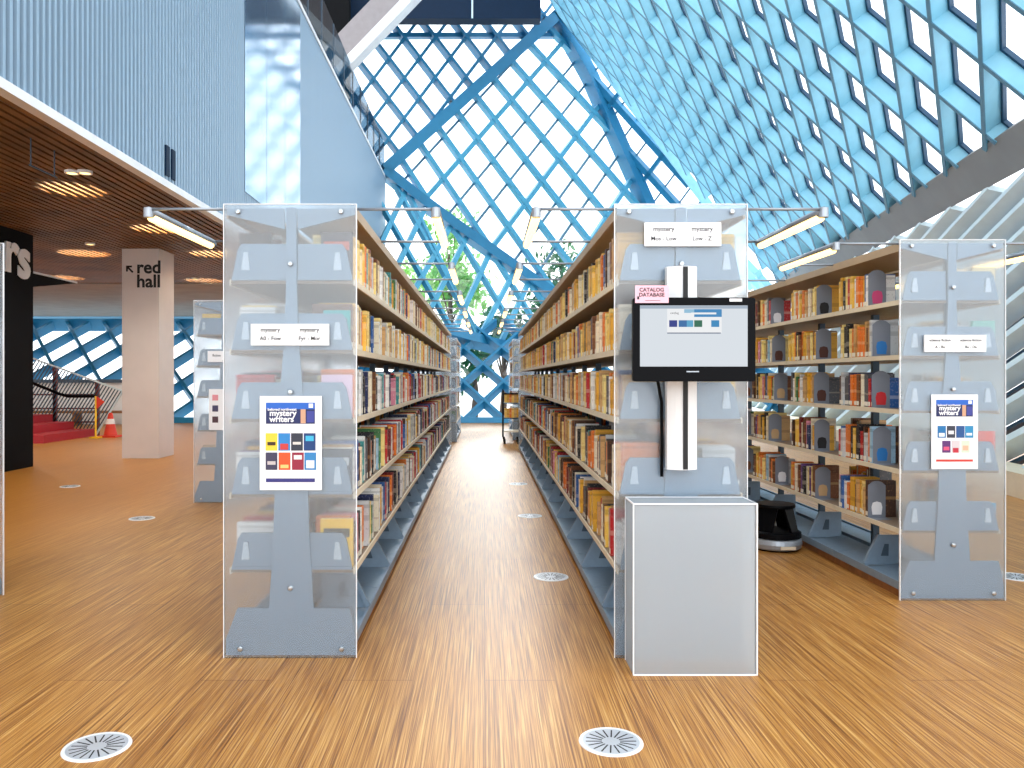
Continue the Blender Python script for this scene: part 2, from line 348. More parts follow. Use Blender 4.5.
# black sign wall with white letters
bw=struct(MB().box(-7.6,-6.94,8.5,12.3,0,ZC).build('wall_black',M['black_matte']))
MB().prism([(12.3,2.97),(13.6,2.97),(12.3,2.76)],'x',-7.3,-6.94).build('wedge_beam',M['black_matte'],bw)
MB().prism([(12.3,2.97),(13.62,2.97),(13.62,3.0),(12.3,3.0)],'x',-7.3,-6.93).build('light_edge',M['white_steel'],bw)
sg=empty('wall_lettering',(-6.93,0,0)); tag(sg,'big white letters rs on the black wall at the far left','sign')
s1=text('letter','r',.86,(0.004,11.53,2.93),(math.pi/2,0,math.pi/2),M['paper'],sg,off=.026,ext=.01)
s2=text('letter','s',.86,(0.004,11.87,2.88),(math.pi/2,0,math.pi/2),M['paper'],sg,off=.026,ext=.01)

# white column with the wayfinding words
Yc=13.55; cx0,cx1=P(122,0,Yc).x,P(159,0,Yc).x
col=struct(MB().box(cx0,cx1,Yc,Yc+.65,0,ZC).build('column_white',M['column']))
wf=empty('wayfinding_lettering',(cx0,Yc,0)); tag(wf,'black words red hall with an arrow on the white column','sign')
g=Yc*1/F
def colz(py): return EYE-(py-CY)*g
text('lettering','red',.30,((136.5-122)*g,0,colz(273)),FACE,M['ink'],wf,off=.008,ext=.003)
text('lettering','hall',.30,((136.5-122)*g,0,colz(287)),FACE,M['ink'],wf,off=.008,ext=.003)
ar=MB(); ax,az=(127*g-122*g),colz(266.5); n=V((0,-1,0))
ar.beam((ax,0,az),(ax+.10,0,az-.10),n,.03,0,.004); ar.beam((ax-.012,0,az+.0),(ax+.085,0,az),n,.03,0,.004); ar.beam((ax,0,az+.012),(ax,0,az-.085),n,.03,0,.004)
ar.build('arrow',M['ink'],wf)

# ------------------------------------------------------------------ facade
N1=P(385,170,28.9); N2=P(557,16,31.5)
def clip(p,d,poly,pl):
    """part of the line p+t*d inside the convex polygon (3-D, on the plane)"""
    c=sum(poly,V((0,0,0)))/len(poly); t0,t1=-1e9,1e9
    for i in range(len(poly)):
        a,b=poly[i],poly[(i+1)%len(poly)]; m=(b-a).cross(pl.n)
        if m.dot(c-a)<0: m=-m
        num,den=m.dot(p-a),m.dot(d)
        if abs(den)<1e-9:
            if num<0: return None
            continue
        t=-num/den
        if den>0: t0=max(t0,t)
        else: t1=min(t1,t)
    return (p+d*t0,p+d*t1) if t1-t0>.02 else None
def grid_line(mb,pl,poly,a,b,w,d0,d1,mi=0):
    s=clip(a,(b-a).normalized(),poly,pl)
    if s: mb.beam(s[0],s[1],pl.n,w,d0,d1,mi)
def fan(mb,pl,poly,d,mi=0): pass
wn=[0]
def window(pl,poly,off):
    wn[0]+=1; o=struct(empty('window_%d'%wn[0])); 
    m=MB(); m.face([p+pl.n*off for p in poly]); m.build('pane',M['glass'],o); return o
# end wall, main diamond field (B)
plB=Plane(N1,N2,N1+V((0,0,1))); UB=plB.U
polyB=[N1,N2,UB(590,75),UB(606,112),UB(645,206),UB(668,330),UB(560,300),UB(500,257)]
polyB=[UB(385,170),UB(557,16),UB(592,75),UB(652,215),UB(668,275),UB(625,345)]
wB=window(plB,polyB,.34); lat=MB(); thin=MB()
nd=lambda i,j: (478.5+17.1*i+48*j, 138.5-19.6*i+(64.5-3.2*i)*j)
for i in range(-9,12): grid_line(lat,plB,polyB,UB(*nd(i,0)),UB(*nd(i,1)),.17,0,.30)
for j in range(-2,4): grid_line(lat,plB,polyB,UB(*nd(0,j)),UB(*nd(3,j)),.17,.02,.30)
for j3 in range(-5,11):
    if j3%3: grid_line(thin,plB,polyB,UB(*nd(0,j3/3)),UB(*nd(3,j3/3)),.09,.22,.33)
lat.build('lattice',[M['blue_mid']],wB); thin.build('mullion',M['thin'],wB)
# upper field (A)
polyA=[UB(385,170),UB(557,16),UB(552,2),UB(345,2),UB(345,170)]
wA=window(plB,polyA,.42); lat=MB()
na=lambda i,j: (420.4+15.6*i+15.3*j, 57.1-20.5*i+19.9*j)
for i in range(-12,14): grid_line(lat,plB,polyA,UB(*na(i,0)),UB(*na(i,1)),.11,0,.40)
for j in range(-12,14): grid_line(lat,plB,polyA,UB(*na(0,j)),UB(*na(1,j)),.11,.02,.40)
lat.beam(UB(345,33),UB(560,33),plB.n,.16,.15,.42)
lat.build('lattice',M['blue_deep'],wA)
# side field (C)
B1=Pz(1024,120,5); B2=Pz(841,237,5); plD=Plane(B1,B2,N2)
Mb=UB(652,215); K2=plD.U(742,257)
plC=Plane(N2,Mb,K2); UC=plC.U
polyC=[N2,UB(592,75),UB(652,215),UC(675,270),UC(735,268)]; polyC=[UC(556,12),UC(655,222),UC(690,300),UC(728,300),UC(728,238)]
wC=window(plC,polyC,.3); lat=MB(); thin=MB()
for a,b,wd in (((597,85),(692,190),.26),((622,147),(700,233),.24),((628,201),(661.6,155.7),.16),((600,118),(640,64),.16),((672,240),(706,196),.16)):
    grid_line(lat,plC,polyC,UC(*a),UC(*b),wd,0,.28)
for k in range(-2,9):
    a=(588+13.5*k,78+17*k); grid_line(thin,plC,polyC,UC(*a),UC(a[0]+33.6*.5,a[1]-45.3*.5),.06,.2,.3)
lat.build('lattice',M['blue_deep'],wC); thin.build('mullion',M['thin'],wC)
# lower end wall leaning outward (L)
YL=24.2; sl_=4.3/3.55
Lp=lambda x,z: V((x,YL+z*sl_,z))
plL=Plane(Lp(-5,0),Lp(5,0),Lp(0,3)); UL=plL.U
ZL=2.72
polyL=[Lp(-22,0),Lp(12,0),Lp(12,ZL),Lp(-22,ZL)]
polyL2=[Lp(-22,ZL),Lp(-3.7,ZL),Lp(-3.7,3.6),Lp(-22,3.6)]
wL=window(plL,[Lp(-22,0),Lp(12,0),Lp(12,3.6),Lp(-22,3.6)],.5); lat=MB()
c0=UL(482.7,361); dR=UL(502.8,378)-c0; dL=UL(463.7,378)-c0; hx=dR.x-dL.x
up=dR+dL
stepx=V((c0.x-UL(482.7-39.3,361).x,0,0))
polyLL=[Lp(-22,0),Lp(12,0),Lp(12,3.55),Lp(-22,3.55)]
for k in range(-32,26):
    a=c0+stepx*k
    grid_line(lat,plL,polyLL,a,a+dR,.10,.08,.42); grid_line(lat,plL,polyLL,a,a+dL,.10,.09,.42)
lat.beam(Lp(-22,.05),Lp(12,.05),plL.n,.25,-.05,.5); lat.beam(Lp(-22,3.5),Lp(-3,3.5),plL.n,.25,-.05,.5)
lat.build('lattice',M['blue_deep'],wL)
# triangle below the fold (E)
Nf=UB(625,345); lw=P(452,334,27.3)
plE=Plane(N1,UB(540,288),lw); UE=plE.U
polyE=[UE(380,166),UE(640,352),UE(560,362),UE(497,346),UE(452,334),UE(380,316)]
wE=window(plE,[UE(380,166),UE(640,352),UE(497,346),UE(452,334),UE(380,316)],.34); lat=MB()
for a,b in (((385,208),(441,307)),((422,218.5),(479,338)),((456,229),(500,302)),((400,190),(455,290)),((385,262),(425,330)),((497,257),(545,335)),((530,280),(580,350))):
    grid_line(lat,plE,polyE,UE(*a),UE(*b),.13,0,.2)
for a,b in (((405,193),(385,236)),((425.7,208),(400,262)),((441,244),(418,284.5)),((463.8,244),(434.6,302)),((489,256.6),(453.6,333)),((500,300),(480,338)),((525,292),(503,340)),((555,305),(532,350))):
    grid_line(lat,plE,polyE,UE(*a),UE(*b),.17,.01,.2)
lat.build('lattice',M['blue_mid'],wE)
# main fold beams
def fold(name,pts,w,d,n,m):
    mb=MB()
    for a,b in zip(pts[:-1],pts[1:]): mb.beam(a,b,n,w,-d*.4,d*.6)
    return struct(mb.build(name,m))
fold('beam_upper',[UB(384,171),UB(557,15)],.42,.7,plB.n,M['blue_deep'])
fold('beam_side',[UB(556,14),UB(590,75),UB(606,112),UB(652,215),UB(668,270)],.40,.7,plB.n,M['blue_deep'])
fold('beam_fold',[UB(383,170),UB(418,198),UB(456,226),UB(500,257),UB(625,345)],.36,.7,plB.n,M['blue_deep'])
fold('beam_lower',[UE(440,331),UE(452,334),UE(497,346),UE(575,360)],.36,.5,plE.n,M['blue_deep'])
# big sloped lattice over the right side (D)
UD=plD.U; nD=plD.n
bd=(B2-B1).normalized(); Bn=B1-bd*9; Bf=UD(767.5,290)
topn=UD(555,-4)
c1=B1-bd*9; 
upD=plD.proj(V((0,0,1))).normalized()
polyD=[Bn,Bf,UD(557,14),UD(545,-60),UD(545,-60)+ (Bn-Bf)*1.0+upD*1.0]
polyD=[Bn,Bf,UD(557,14),N2+upD*3.0+(N2-Bf)*.2,Bn+upD*16]
wD=window(plD,polyD,.36); lat=MB(); fr=MB(); corner=[UD(716,222),Bf,UD(728,292)]
al=plD.proj(V((.70,1.05,-.67))); be=plD.proj(V((.53,-.38,-.72))); o0=UD(893.4,57.5)
for i in range(-45,30): 
    a=o0+be*i; grid_line(lat,plD,polyD,a,a+al,.062,0,.27); grid_line(lat,plD,polyD,a,a+al,.078,-.012,0,1); grid_line(lat,plD,corner,a,a+al,.062,0,.27)  # the wider bar is an added strip painting the backlit edge dark
    grid_line(fr,plD,polyD,a,a+al,.15,.27,.34)
for j in range(-32,34):
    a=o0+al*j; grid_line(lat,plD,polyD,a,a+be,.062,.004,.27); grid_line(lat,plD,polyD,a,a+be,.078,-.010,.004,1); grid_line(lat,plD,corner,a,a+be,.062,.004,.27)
    grid_line(fr,plD,polyD,a,a+be,.15,.274,.34)
lat.beam(UD(556,12),UD(728,238),nD,.09,-.01,.34)
lat.build('lattice',[M['blue'],M['edge_shade']],wD); fr.build('mullion',M['mullion'],wD)
# grey band under it and the finned wall below
gb=MB(); gb.beam(Bn-upD*.24,Bf-upD*.24,nD,.62,.02,.5); struct(gb.build('beam_right',M['grey_beam']))
Gb=lambda Y: V((6.3+.17*(Y-9.7),Y,0)); G1=B1-upD*.5; G2=B2-upD*.5
plG=Plane(G1,G2,Gb(9.7)); UG=plG.U
polyG=[Bn-upD*.5,Bf-upD*.5,Gb(37),Gb(2.0)]
wG=window(plG,polyG,.46); lat=MB(); ml=MB()
f0=UG(1006,134); fd=(UG(918,236)-f0).normalized(); stp=(UG(840,235)-f0)/5.0
for k in range(-22,34):
    a=f0+bd*(1.5*k)
    grid_line(lat,plG,polyG,a,a+fd,.10,.10,.42)
    grid_line(ml,plG,polyG,a+bd*.36,a+bd*.36+fd,.06,.38,.46); grid_line(ml,plG,polyG,a-bd*.36,a-bd*.36+fd,.06,.38,.46)
lat.build('lattice',M['pale_steel'],wG); ml.build('mullion',M['mullion'],wG)
sb=MB(); sb.beam(Gb(2.0)+V((-.05,0,.14)),Gb(30)+V((-.05,0,.14)),V((1,0,0)),.28,-.1,.4); struct(sb.build('trim_1',M['cream']))

# low white wall and bench in the far left hall
lw_=struct(MB().box(-14.5,-9.8,23.5,23.7,0,1.22).build('wall_low',M['white']))
MB().box(-14.6,-9.75,23.42,23.76,1.22,1.32).build('cap',M['steel_dark'],lw_)
bn=empty('bench',(-10.9,22.9,0)); tag(bn,'long low wooden bench against the white wall behind the stairs','bench')
MB().box(-2.6,1.0,-.25,.25,.36,.42).build('seat',M['bench'],bn)
for x in (-2.3,-.8,.7): MB().box(x,x+.08,-.2,.2,0,.36).build('leg',M['bench'],bn)

# red stairs with a slanted-bar balustrade, cone
st=empty('red_stairs',(-10.4,16.6,0)); tag(st,'wide red steps rising to the left beside the black wall','stairs')
for k in range(4):
    MB().box(-3.6,1.25-k*.5,0,2.2,k*.17,(k+1)*.17).build('step',M['red'],st)
ba=empty('balustrade',(-9.9,18.9,0)); tag(ba,'stair balustrade of thin slanted bars with red posts and black handrail','balustrade')
poly=[V((-4.0,0,3.0)),V((1.35,0,1.05)),V((.72,0,.02)),V((-.4,0,.12)),V((-4.0,0,1.6))]
class Q: n=V((0,1,0))
bars=MB(); kx=-7.5
while kx<2.2:
    s=clip(V((kx,0,0)),V((.62,0,1)).normalized(),poly,Q)
    if s: bars.beam(s[0],s[1],Q.n,.022,0,.02)
    kx+=.085
bars.build('bar_screen',M['steel_dark'],ba)
fr_=MB(); 
for a,b in zip(poly,poly[1:]+poly[:1]): fr_.beam(a,b,Q.n,.035,-.01,.03)
fr_.build('frame',M['pale_steel'],ba)
for x,h in ((-.28,1.62),(.72,1.3)): MB().box(x-.04,x+.04,.03,.11,0,h).build('post',M['redrail'],ba)
for z in (.3,.62,.95): MB().box(-2.6,.72,.04,.08,z,z+.035).build('cross_rail',M['redrail'],ba)
MB().tube([(-4.0,-.06,2.55),(-.1,-.06,.98),(.1,-.06,.93),(.75,-.06,.93)],.035).build('handrail',M['black'],ba)
for k in (-3.2,-1.7,-.28): MB().box(k-.03,k+.03,.03,.09,0,1.2-k*.36).build('post',M['redrail'],ba)
b2=empty('balustrade',(-10.15,16.4,0)); tag(b2,'short near balustrade of red slanted bars at the red steps','balustrade')
poly=[V((-1.6,0,1.75)),V((.55,0,1.03)),V((-.28,0,.35)),V((-1.6,0,.9))]; bars=MB(); kx=-4
while kx<1.5:
    s=clip(V((kx,0,0)),V((.62,0,1)).normalized(),poly,Q)
    if s: bars.beam(s[0],s[1],Q.n,.02,0,.02)
    kx+=.09
bars.build('bar_screen',M['redrail'],b2)
fr_=MB(); fr_.beam(poly[0],poly[1],Q.n,.03,-.01,.03); fr_.beam(poly[1],poly[2],Q.n,.03,-.01,.03); fr_.build('frame',M['pale_steel'],b2)
MB().box(-1.2,-1.14,.02,.08,0,1.5).build('post',M['redrail'],b2); MB().box(-.2,-.14,.02,.08,0,.5).build('post',M['redrail'],b2)
cp=Pf(110.5,437); cn=empty('traffic_cone',(cp.x,cp.y,0)); tag(cn,'red and white traffic cone standing at the foot of the balustrade','traffic cone')
MB().box(-.2,.2,-.2,.2,0,.04).build('base',M['cone'],cn)
MB().lathe([(.15,.04),(.085,.34),(.05,.52),(.03,.56),(.001,.56)],seg=20).build('cone',M['cone'],cn,True)
MB().lathe([(.0995,.30),(.1,.305),(.075,.42),(.07,.42)],seg=20).build('collar',M['paper'],cn)
yp=empty('yellow_pole',(cp.x-.17,cp.y-.35,0)); tag(yp,'thin yellow pole with a red flag beside the traffic cone','pole')
MB().tube([(0,0,.02),(0,0,.95)],.022).build('shaft',M['yellow'],yp); MB().box(-.1,.1,-.1,.1,0,.03).build('foot',M['yellow'],yp)
MB().prism([(.02,.95),(.2,.82),(.02,.66)],'y',-.008,.008).build('flag',M['cone'],yp)

# ------------------------------------------------------------------ bookcases
ROWS=[1.843,1.503,1.166,.797,.429]; BAY=.93; HW=.321
def zz(py): return (658-py)/205.9
def ux(px): return (px-290.5)/205.9
def end_frame(parent, sp=True):
    """metal spine, foot and header plates behind the frosted panel"""
    y0,y1=.013,.026
    m=MB()
    m.prism([(-.024,2.19),(-.024,1.83),(-.034,1.55),(-.072,1.05),(-.088,.55),(-.108,.238),(.11,.238),(.09,.55),(.074,1.05),(.036,1.55),(.026,1.83),(.026,2.19)],'y',y0,y1)
    m.build('spine',M['steel'],parent)
    m=MB(); m.prism([(-.262,.238),(-.108,.238),(.11,.238),(.285,.238),(.318,.087),(.318,.01),(-.318,.01),(-.318,.087)],'y',y0,y1+.004); m.build('foot',M['steel'],parent)
    for s in (-1,1):
        m=MB(); m.prism([(s*.032,2.185),(s*.312,2.185),(s*.312,2.155),(s*.032,2.085)],'y',y0,y1); m.build('header_plate',M['steel'],parent)
BR={}
def bracket_mesh(s):
    m=MB(); pr=[(s*.028,.178),(s*.245,.178),(s*.265,.15),(s*.292,.018),(s*.292,0),(s*.028,0)]
    m.prism(pr,'y',-.006,.006); m.prism([(s*.028,0),(s*.292,0),(s*.292,.014),(s*.028,.014)],'y',-.012,.012)
    m.prism([(s*.205,.05),(s*.245,.05),(s*.234,.135),(s*.213,.135)],'y',-.016,.01,1)
    return m
def base_bracket_mesh(s):
    m=MB(); pr=[(s*.05,.20),(s*.21,.20),(s*.305,.02),(s*.305,0),(s*.05,0)]
    m.prism(pr,'y',-.004,.004); 
    m.beam(V((s*.21,0,.20)),V((s*.305,0,.01)),V((0,1,0)),.022,-.013,.013)
    m.prism([(s*.15,.06),(s*.20,.06),(s*.175,.14),(s*.148,.14)],'y',-.008,.008,1); return m
def bookcase(name,loc,n,label,lamps=(-1,1),rz=0,detail=True,group=None,sides=(-1,1),vis=1):
    t=empty(name,loc,rz); tag(t,label,'bookcase',group); L=n*BAY
    fp=MB().box(-.323,.318,0,.010,.0,2.203).build('end_panel',M['frost'],t)
    ed=MB(); e=.0035
    for b in ((-.323-e,-.323,-.001,.011,0,2.203+e),(.318,.318+e,-.001,.011,0,2.203+e),(-.323,.318,-.001,.011,2.203,2.203+e)): ed.box(*b)
    ed.build('clear_edge',M['edge'],fp)
    end_frame(t)
    for x,z in ((-.255,2.168),(.245,2.168),(0,1.915),(0,1.292),(0,.34),(-.245,.045),(.248,.045)):
        s=MB().lathe([(.0,-.012),(.010,-.011),(.014,-.006),(.014,0),(0,0)],seg=12); s.v=[(x+a,c-.0,z+b) for a,b,c in s.v]; s.build('screw',M['screw'],fp)
    key=(1,-1)
    for s in (-1,1):
        for k,z in enumerate(ROWS):
            if s not in BR: o=bracket_mesh(s).build('shelf_bracket',[M['steel'],M['tab']],t); BR[s]=o
            else: o=BR[s].copy(); C.objects.link(o); o.parent=t
            o.location=(0,.036,z-.005)
    # shelves, one board per bay and row
    proto=None
    for b in range(n):
        for z in ROWS:
            if proto is None:
                m=MB(); m.box(-.299,.299,.004,BAY-.004,-.016,0,1)
                for s in (-1,1): m.box(s*.305-.006 if s>0 else -.307,s*.305+.002 if s>0 else -.299,.004,BAY-.004,-.024,.006)
                proto=m.build('shelf',[M['cream'],M['board']],t); o=proto
            else: o=proto.copy(); C.objects.link(o); o.parent=t
            o.location=(0,.03+b*BAY,z-.006)
    p2=None
    for b in range(n):
        if p2 is None:
            m=MB()
            for s in (-1,1): m.prism([(s*.03,.055),(s*.312,.055),(s*.312,.105),(s*.30,.105),(s*.30,.09),(s*.03,.12)],'y',.003,BAY-.003)
            p2=m.build('base_shelf',M['steel'],t); o=p2
        else: o=p2.copy(); C.objects.link(o); o.parent=t
        o.location=(0,.03+b*BAY,0)
    MB().box(-.29,.29,.03,L+.02,0,.055).build('plinth',M['plinth'],t)
    for s in (vis,):
        pb=None
        for b in range(n):
            if pb is None: pb=base_bracket_mesh(s).build('base_bracket',[M['steel'],M['steel_dark']],t); o=pb
            else: o=pb.copy(); C.objects.link(o); o.parent=t
            o.location=(0,.03+(b+.5)*BAY,.105)
    pu=None
    for b in range(n+1):
        if pu is None: pu=MB().box(-.022,.022,0,.04,.02,2.19).build('upright',M['steel_dark'],t); o=pu
        else: o=pu.copy(); C.objects.link(o); o.parent=t
        o.location=(0,.03+b*BAY-(.04 if b==n else 0),0)
    for s in (-1,1):
        MB().prism([(s*.02,2.10),(s*.02,2.115),(s*.308,2.19),(s*.318,2.19),(s*.318,2.14),(s*.308,2.14),(s*.308,2.172)],'y',.027,L+.03).build('canopy',M['canopy'],t)
    # far end plate
    m=MB(); m.prism([(-.318,0),(.318,0),(.318,2.2),(-.318,2.2)],'y',L+.03,L+.042); m.build('far_panel',M['frost'],t)
    for s in lamps:
        xo=s*(.318+.385)
        for b in range(0,n,2):
            y0=.03+b*BAY+.0; y1=min(y0+BAY,L+.03)
            lp=MB().tube([(xo,y0,2.176),(xo,y1,2.176)],.024,10).build('reading_lamp',M['rod'],t,True)
            MB().tube([(xo,y0+.04,2.152),(xo,y1-.04,2.158)],.022,10).build('lamp_tube',M['tube'],lp,True)
            for yy in (y0,y1): MB().tube([(s*.312,yy,2.186),(xo,yy,2.186)],.0075,8).build('lamp_arm',M['rod'],lp,True)
            for yy in (y0,): MB().lathe([(0,-.026),(.022,-.026),(.022,.02),(0,.02)],c=(0,0,0),seg=14).build('lamp_cap',M['silver'],lp).location=(xo,yy,2.172)
    return t
YA=3.885; XL=-.942; XR=.957; XF=2.865; YF=4.889
bookcase('bookcase',(XL,YA,0),12,'long bookcase left of the aisle, frosted end panel with a mystery writers poster')
bookcase('bookcase',(XR,YA,0),12,'long bookcase right of the aisle with the catalog computer on its frosted end',vis=-1)
bookcase('bookcase',(XF,YF,0),11,'long bookcase on the right near the windows, its frosted end facing us',vis=-1)
bookcase('bookcase',(-2.84,8.71,0),5,'bookcase behind the left one, frosted end half hidden beside the white column',lamps=())
bookcase('bookcase',(-.9,16.9,0),3,'short far bookcase at the aisle end on the left side',lamps=())
bookcase('bookcase',(.93,17.4,0),3,'short far bookcase at the aisle end behind the book cart',lamps=(),vis=-1)
bookcase('bookcase',(-3.34,5.02,0),1,'bookcase at the left picture edge, only its pale corner showing',lamps=(),rz=math.pi)

# ------------------------------------------------------------------ books
# spine: aisle-side x of the spines, sign: side the spines face, every entry one shelf row
allb=[]
def vis_area(x,y,th,h): 
    px0=CX+x*F/y; px1=CX+x*F/(y+th)
    return abs(px1-px0)*h*F/y, (px0+px1)/2
def fill(xface,sg,Y0,nb,ri,kind,where,fillto=.97,gap_near=False,stuff=False,near='near'):
    z=ROWS[ri]; books=[]
    for b in range(nb):
        ya,yb=Y0+(.086 if b==0 else .056)+b*BAY,Y0+.03+(b+1)*BAY-.012
        ft=fillto if not callable(fillto) else fillto(b)
        if gap_near: y=yb
        else: y=ya
        ln=(yb-ya)*ft; used=0
        while True:
            th=random.uniform(.021,.038) if gap_near and not stuff else random.uniform(.026,.048)
            if used+th>ln: break
            hh=random.uniform(*((.205,.252),(.195,.25),(.19,.245),(.19,.25),(.19,.25))[ri])
            if gap_near: y-=th; y0=y; y+=0
            else: y0=y; y+=th
            gp=random.choice((.001,.001,.002,.006)); used+=th+gp
            if gap_near: y-=gp
            else: y+=gp
            books.append(dict(x=xface-sg*random.uniform(.004,.034),s=sg,y=y0,th=th,h=hh,d=random.uniform(.15,.2),z=z-.004,c=pick(kind),w=where,r=ri,near=near,stuff=stuff))
    books.sort(key=lambda q:q['y'])
    for i,q in enumerate(books): q['i']=i
    allb.extend(books)
LK=['light','light','mixed','mixed','mixed']; RK=['gold','gold','warm','brown','brown']; FK=['warm','warm','brown','brown','brown']
for ri in range(5):
    fill(XL+.300,1,YA,12,ri,LK[ri],'left bookcase',.95+.03*(ri<2))
    fill(XR-.300,-1,YA,12,ri,RK[ri],'middle bookcase',.97)
    fill(XF-.300,-1,YF,11,ri,FK[ri],'right bookcase',lambda b:random.uniform(.52,.72) if b<6 else .9,gap_near=True)
    fill(XL-.300,-1,YA,12,ri,LK[ri],'',.95,stuff=True); fill(XR+.300,1,YA,12,ri,RK[ri],'',.8,stuff=True); fill(XF+.300,1,YF+.3,2,ri,FK[ri],'',.35,stuff=True)
    fill(-2.84+.300,1,8.71,5,ri,'mixed','',.8,stuff=True)
    fill(-.9+.3,1,16.9,3,ri,'mixed','',.9,stuff=True); fill(.93-.3,-1,17.4,3,ri,'warm','',.9,stuff=True)
for q in allb:
    a,px=vis_area(q['x'],q['y'],q['th'],q['h'])
    if q['stuff']: a=0
    if q['w']=='right bookcase' and not (748<px<901): a=0
    if q['w']=='right bookcase' and 748<px<760 and q['r'] in (1,2): a*=.6
    q['a']=a
order=sorted(allb,key=lambda q:-q['a']); top=order[:278]; rest=order[278:]
ORD='first second third fourth fifth sixth seventh eighth ninth tenth eleventh twelfth thirteenth fourteenth fifteenth sixteenth seventeenth eighteenth nineteenth twentieth'.split()
TENS={20:'twenty',30:'thirty',40:'forty',50:'fifty',60:'sixty',70:'seventy',80:'eighty',90:'ninety'}
def ordn(n):
    if n<=20: return ORD[n-1]
    t=n//10*10; return (TENS[t]+'-'+ORD[n-t-1]) if n-t else TENS[t][:-1]+'ieth'
RN=['top','second','third','fourth','fifth']
def book_geo(mb,q,ci,pi=None,ti=None):
    x,s,y,th,h,d,z=q['x'],q['s'],q['y'],q['th'],q['h'],q['d'],q['z']
    u=[(0,0),(1,0),(1,1),(0,1)]; xi=x-s*d; e=.003
    sp=[(x,y,z),(x,y+th,z),(x,y+th,z+h),(x,y,z+h)]
    mb.face(sp,ci,u)
    for yy in (y,y+th): mb.face([(x,yy,z),(xi,yy,z),(xi,yy,z+h),(x,yy,z+h)],ci,u)
    for yy in (y+e,y+th-e): mb.face([(x,yy,z),(xi,yy,z),(xi,yy,z+h),(x,yy,z+h)],ci,u)
    for ya,yb in ((y,y+e),(y+th-e,y+th)): mb.face([(x,ya,z+h),(x,yb,z+h),(xi,yb,z+h),(xi,ya,z+h)],ci,[(0,.2)]*4)
    mb.face([(x,y+e,z),(x-s*e,y+e,z),(x-s*e,y+th-e,z),(x,y+th-e,z)],ci)
def pages(mb,q,mi):
    x,s,y,th,h,d,z=q['x'],q['s'],q['y'],q['th'],q['h'],q['d'],q['z']; e=.0035
    xa,xb=sorted((x-s*.003,x-s*(d-.004))); mb.box(xa,xb,y+e,y+th-e,z+.003,z+h-.005,mi)
def tagq(mb,q,mi):
    x,s,y,th,z=q['x'],q['s'],q['y'],q['th'],q['z']; xa,xb=sorted((x+s*.0004,x+s*.0012)); mb.box(xa,xb,y+.002,y+th-.002,z+.010,z+.038,mi)
for q in top:
    mb=MB(); book_geo(mb,q,0); ox,oy,oz=q['x'],q['y'],q['z']
    def sh_(m): m.v=[(a-ox,b-oy,c-oz) for a,b,c in m.v]; return m
    o=sh_(mb).build('book',BM[PN.index(q['c'])]); o.location=(ox,oy,oz)
    tag(o,'%s book, %s from the near end, %s shelf of the %s'%(q['c'],ordn(q['i']+1),RN[q['r']],q['w']),'book','books on the '+RN[q['r']]+' shelf of the '+q['w'])
    m=MB(); pages(m,q,0); sh_(m).build('page_block',M['page'],o)
    m=MB(); tagq(m,q,0); sh_(m).build('spine_tag',M['tag'],o)
mb=MB(); NM=len(BM)
for q in rest: book_geo(mb,q,PN.index(q['c'])); pages(mb,q,NM); tagq(mb,q,NM+1)
o=mb.build('books',BM+[M['page'],M['tag']]); tag(o,'the many smaller books filling the shelves further down every bookcase','books',kind='stuff')

# bookends: grey pointed plates, each with a picture sticker
STK=[('white',(236,236,240)),('black',(24,24,28)),('pink',(206,70,120)),('dark brown',(80,44,34)),('dark green',(50,60,44)),('blue',(44,120,190)),('tan',(196,160,116)),('brown',(120,70,40)),('red',(200,40,44))]
SM={n:mat('sticker_'+n.replace(' ','_'),c,.5) for n,c in STK}
def bookend(x,y,z,lab,stk,wd=.118,h=.245,face=-1):
    t=empty('bookend',(x,y,z)); tag(t,lab,'bookend','grey bookends on the right bookcase')
    w=wd/2; MB().prism([(-w,0),(w,0),(w,h-.03),(w-.025,h-.008),(.012,h),(-.012,h),(-w+.025,h-.008),(-w,h-.03)],'y',-.0015,.0015).build('plate',M['steel_dark2'],t)
    MB().box(-w,w,-.09,0,0,.0015).build('foot',M['steel_dark2'],t)
    MB().prism([(-.03,.02),(.03,.02),(.036,.07),(.028,.1),(.0,.108),(-.028,.1),(-.036,.07)],'y',-.004,-.0018).build('sticker',SM[stk],t)
M['steel_dark2']=mat('bookend_grey',(122,128,140),.5)
stkrow=[['pink','black','white'],['blue','dark brown','dark brown'],['red','dark brown','tan'],['blue','black','tan'],['white','tan','white']]
for ri in range(5):
    z=ROWS[ri]-.0045
    for b in range(4):
        ys=[q['y'] for q in allb if q['w']=='right bookcase' and q['r']==ri and YF+b*BAY<q['y']<YF+(b+1)*BAY]
        if not ys: continue
        y=min(ys)-.012-(.10 if False else 0)
        s_=(stkrow[ri]+['brown'])[b]
        bookend(XF-.235,y,z,'grey bookend, %s sticker, %s along the %s shelf of the right bookcase'%(s_,ordn(b+1),RN[ri]),s_)

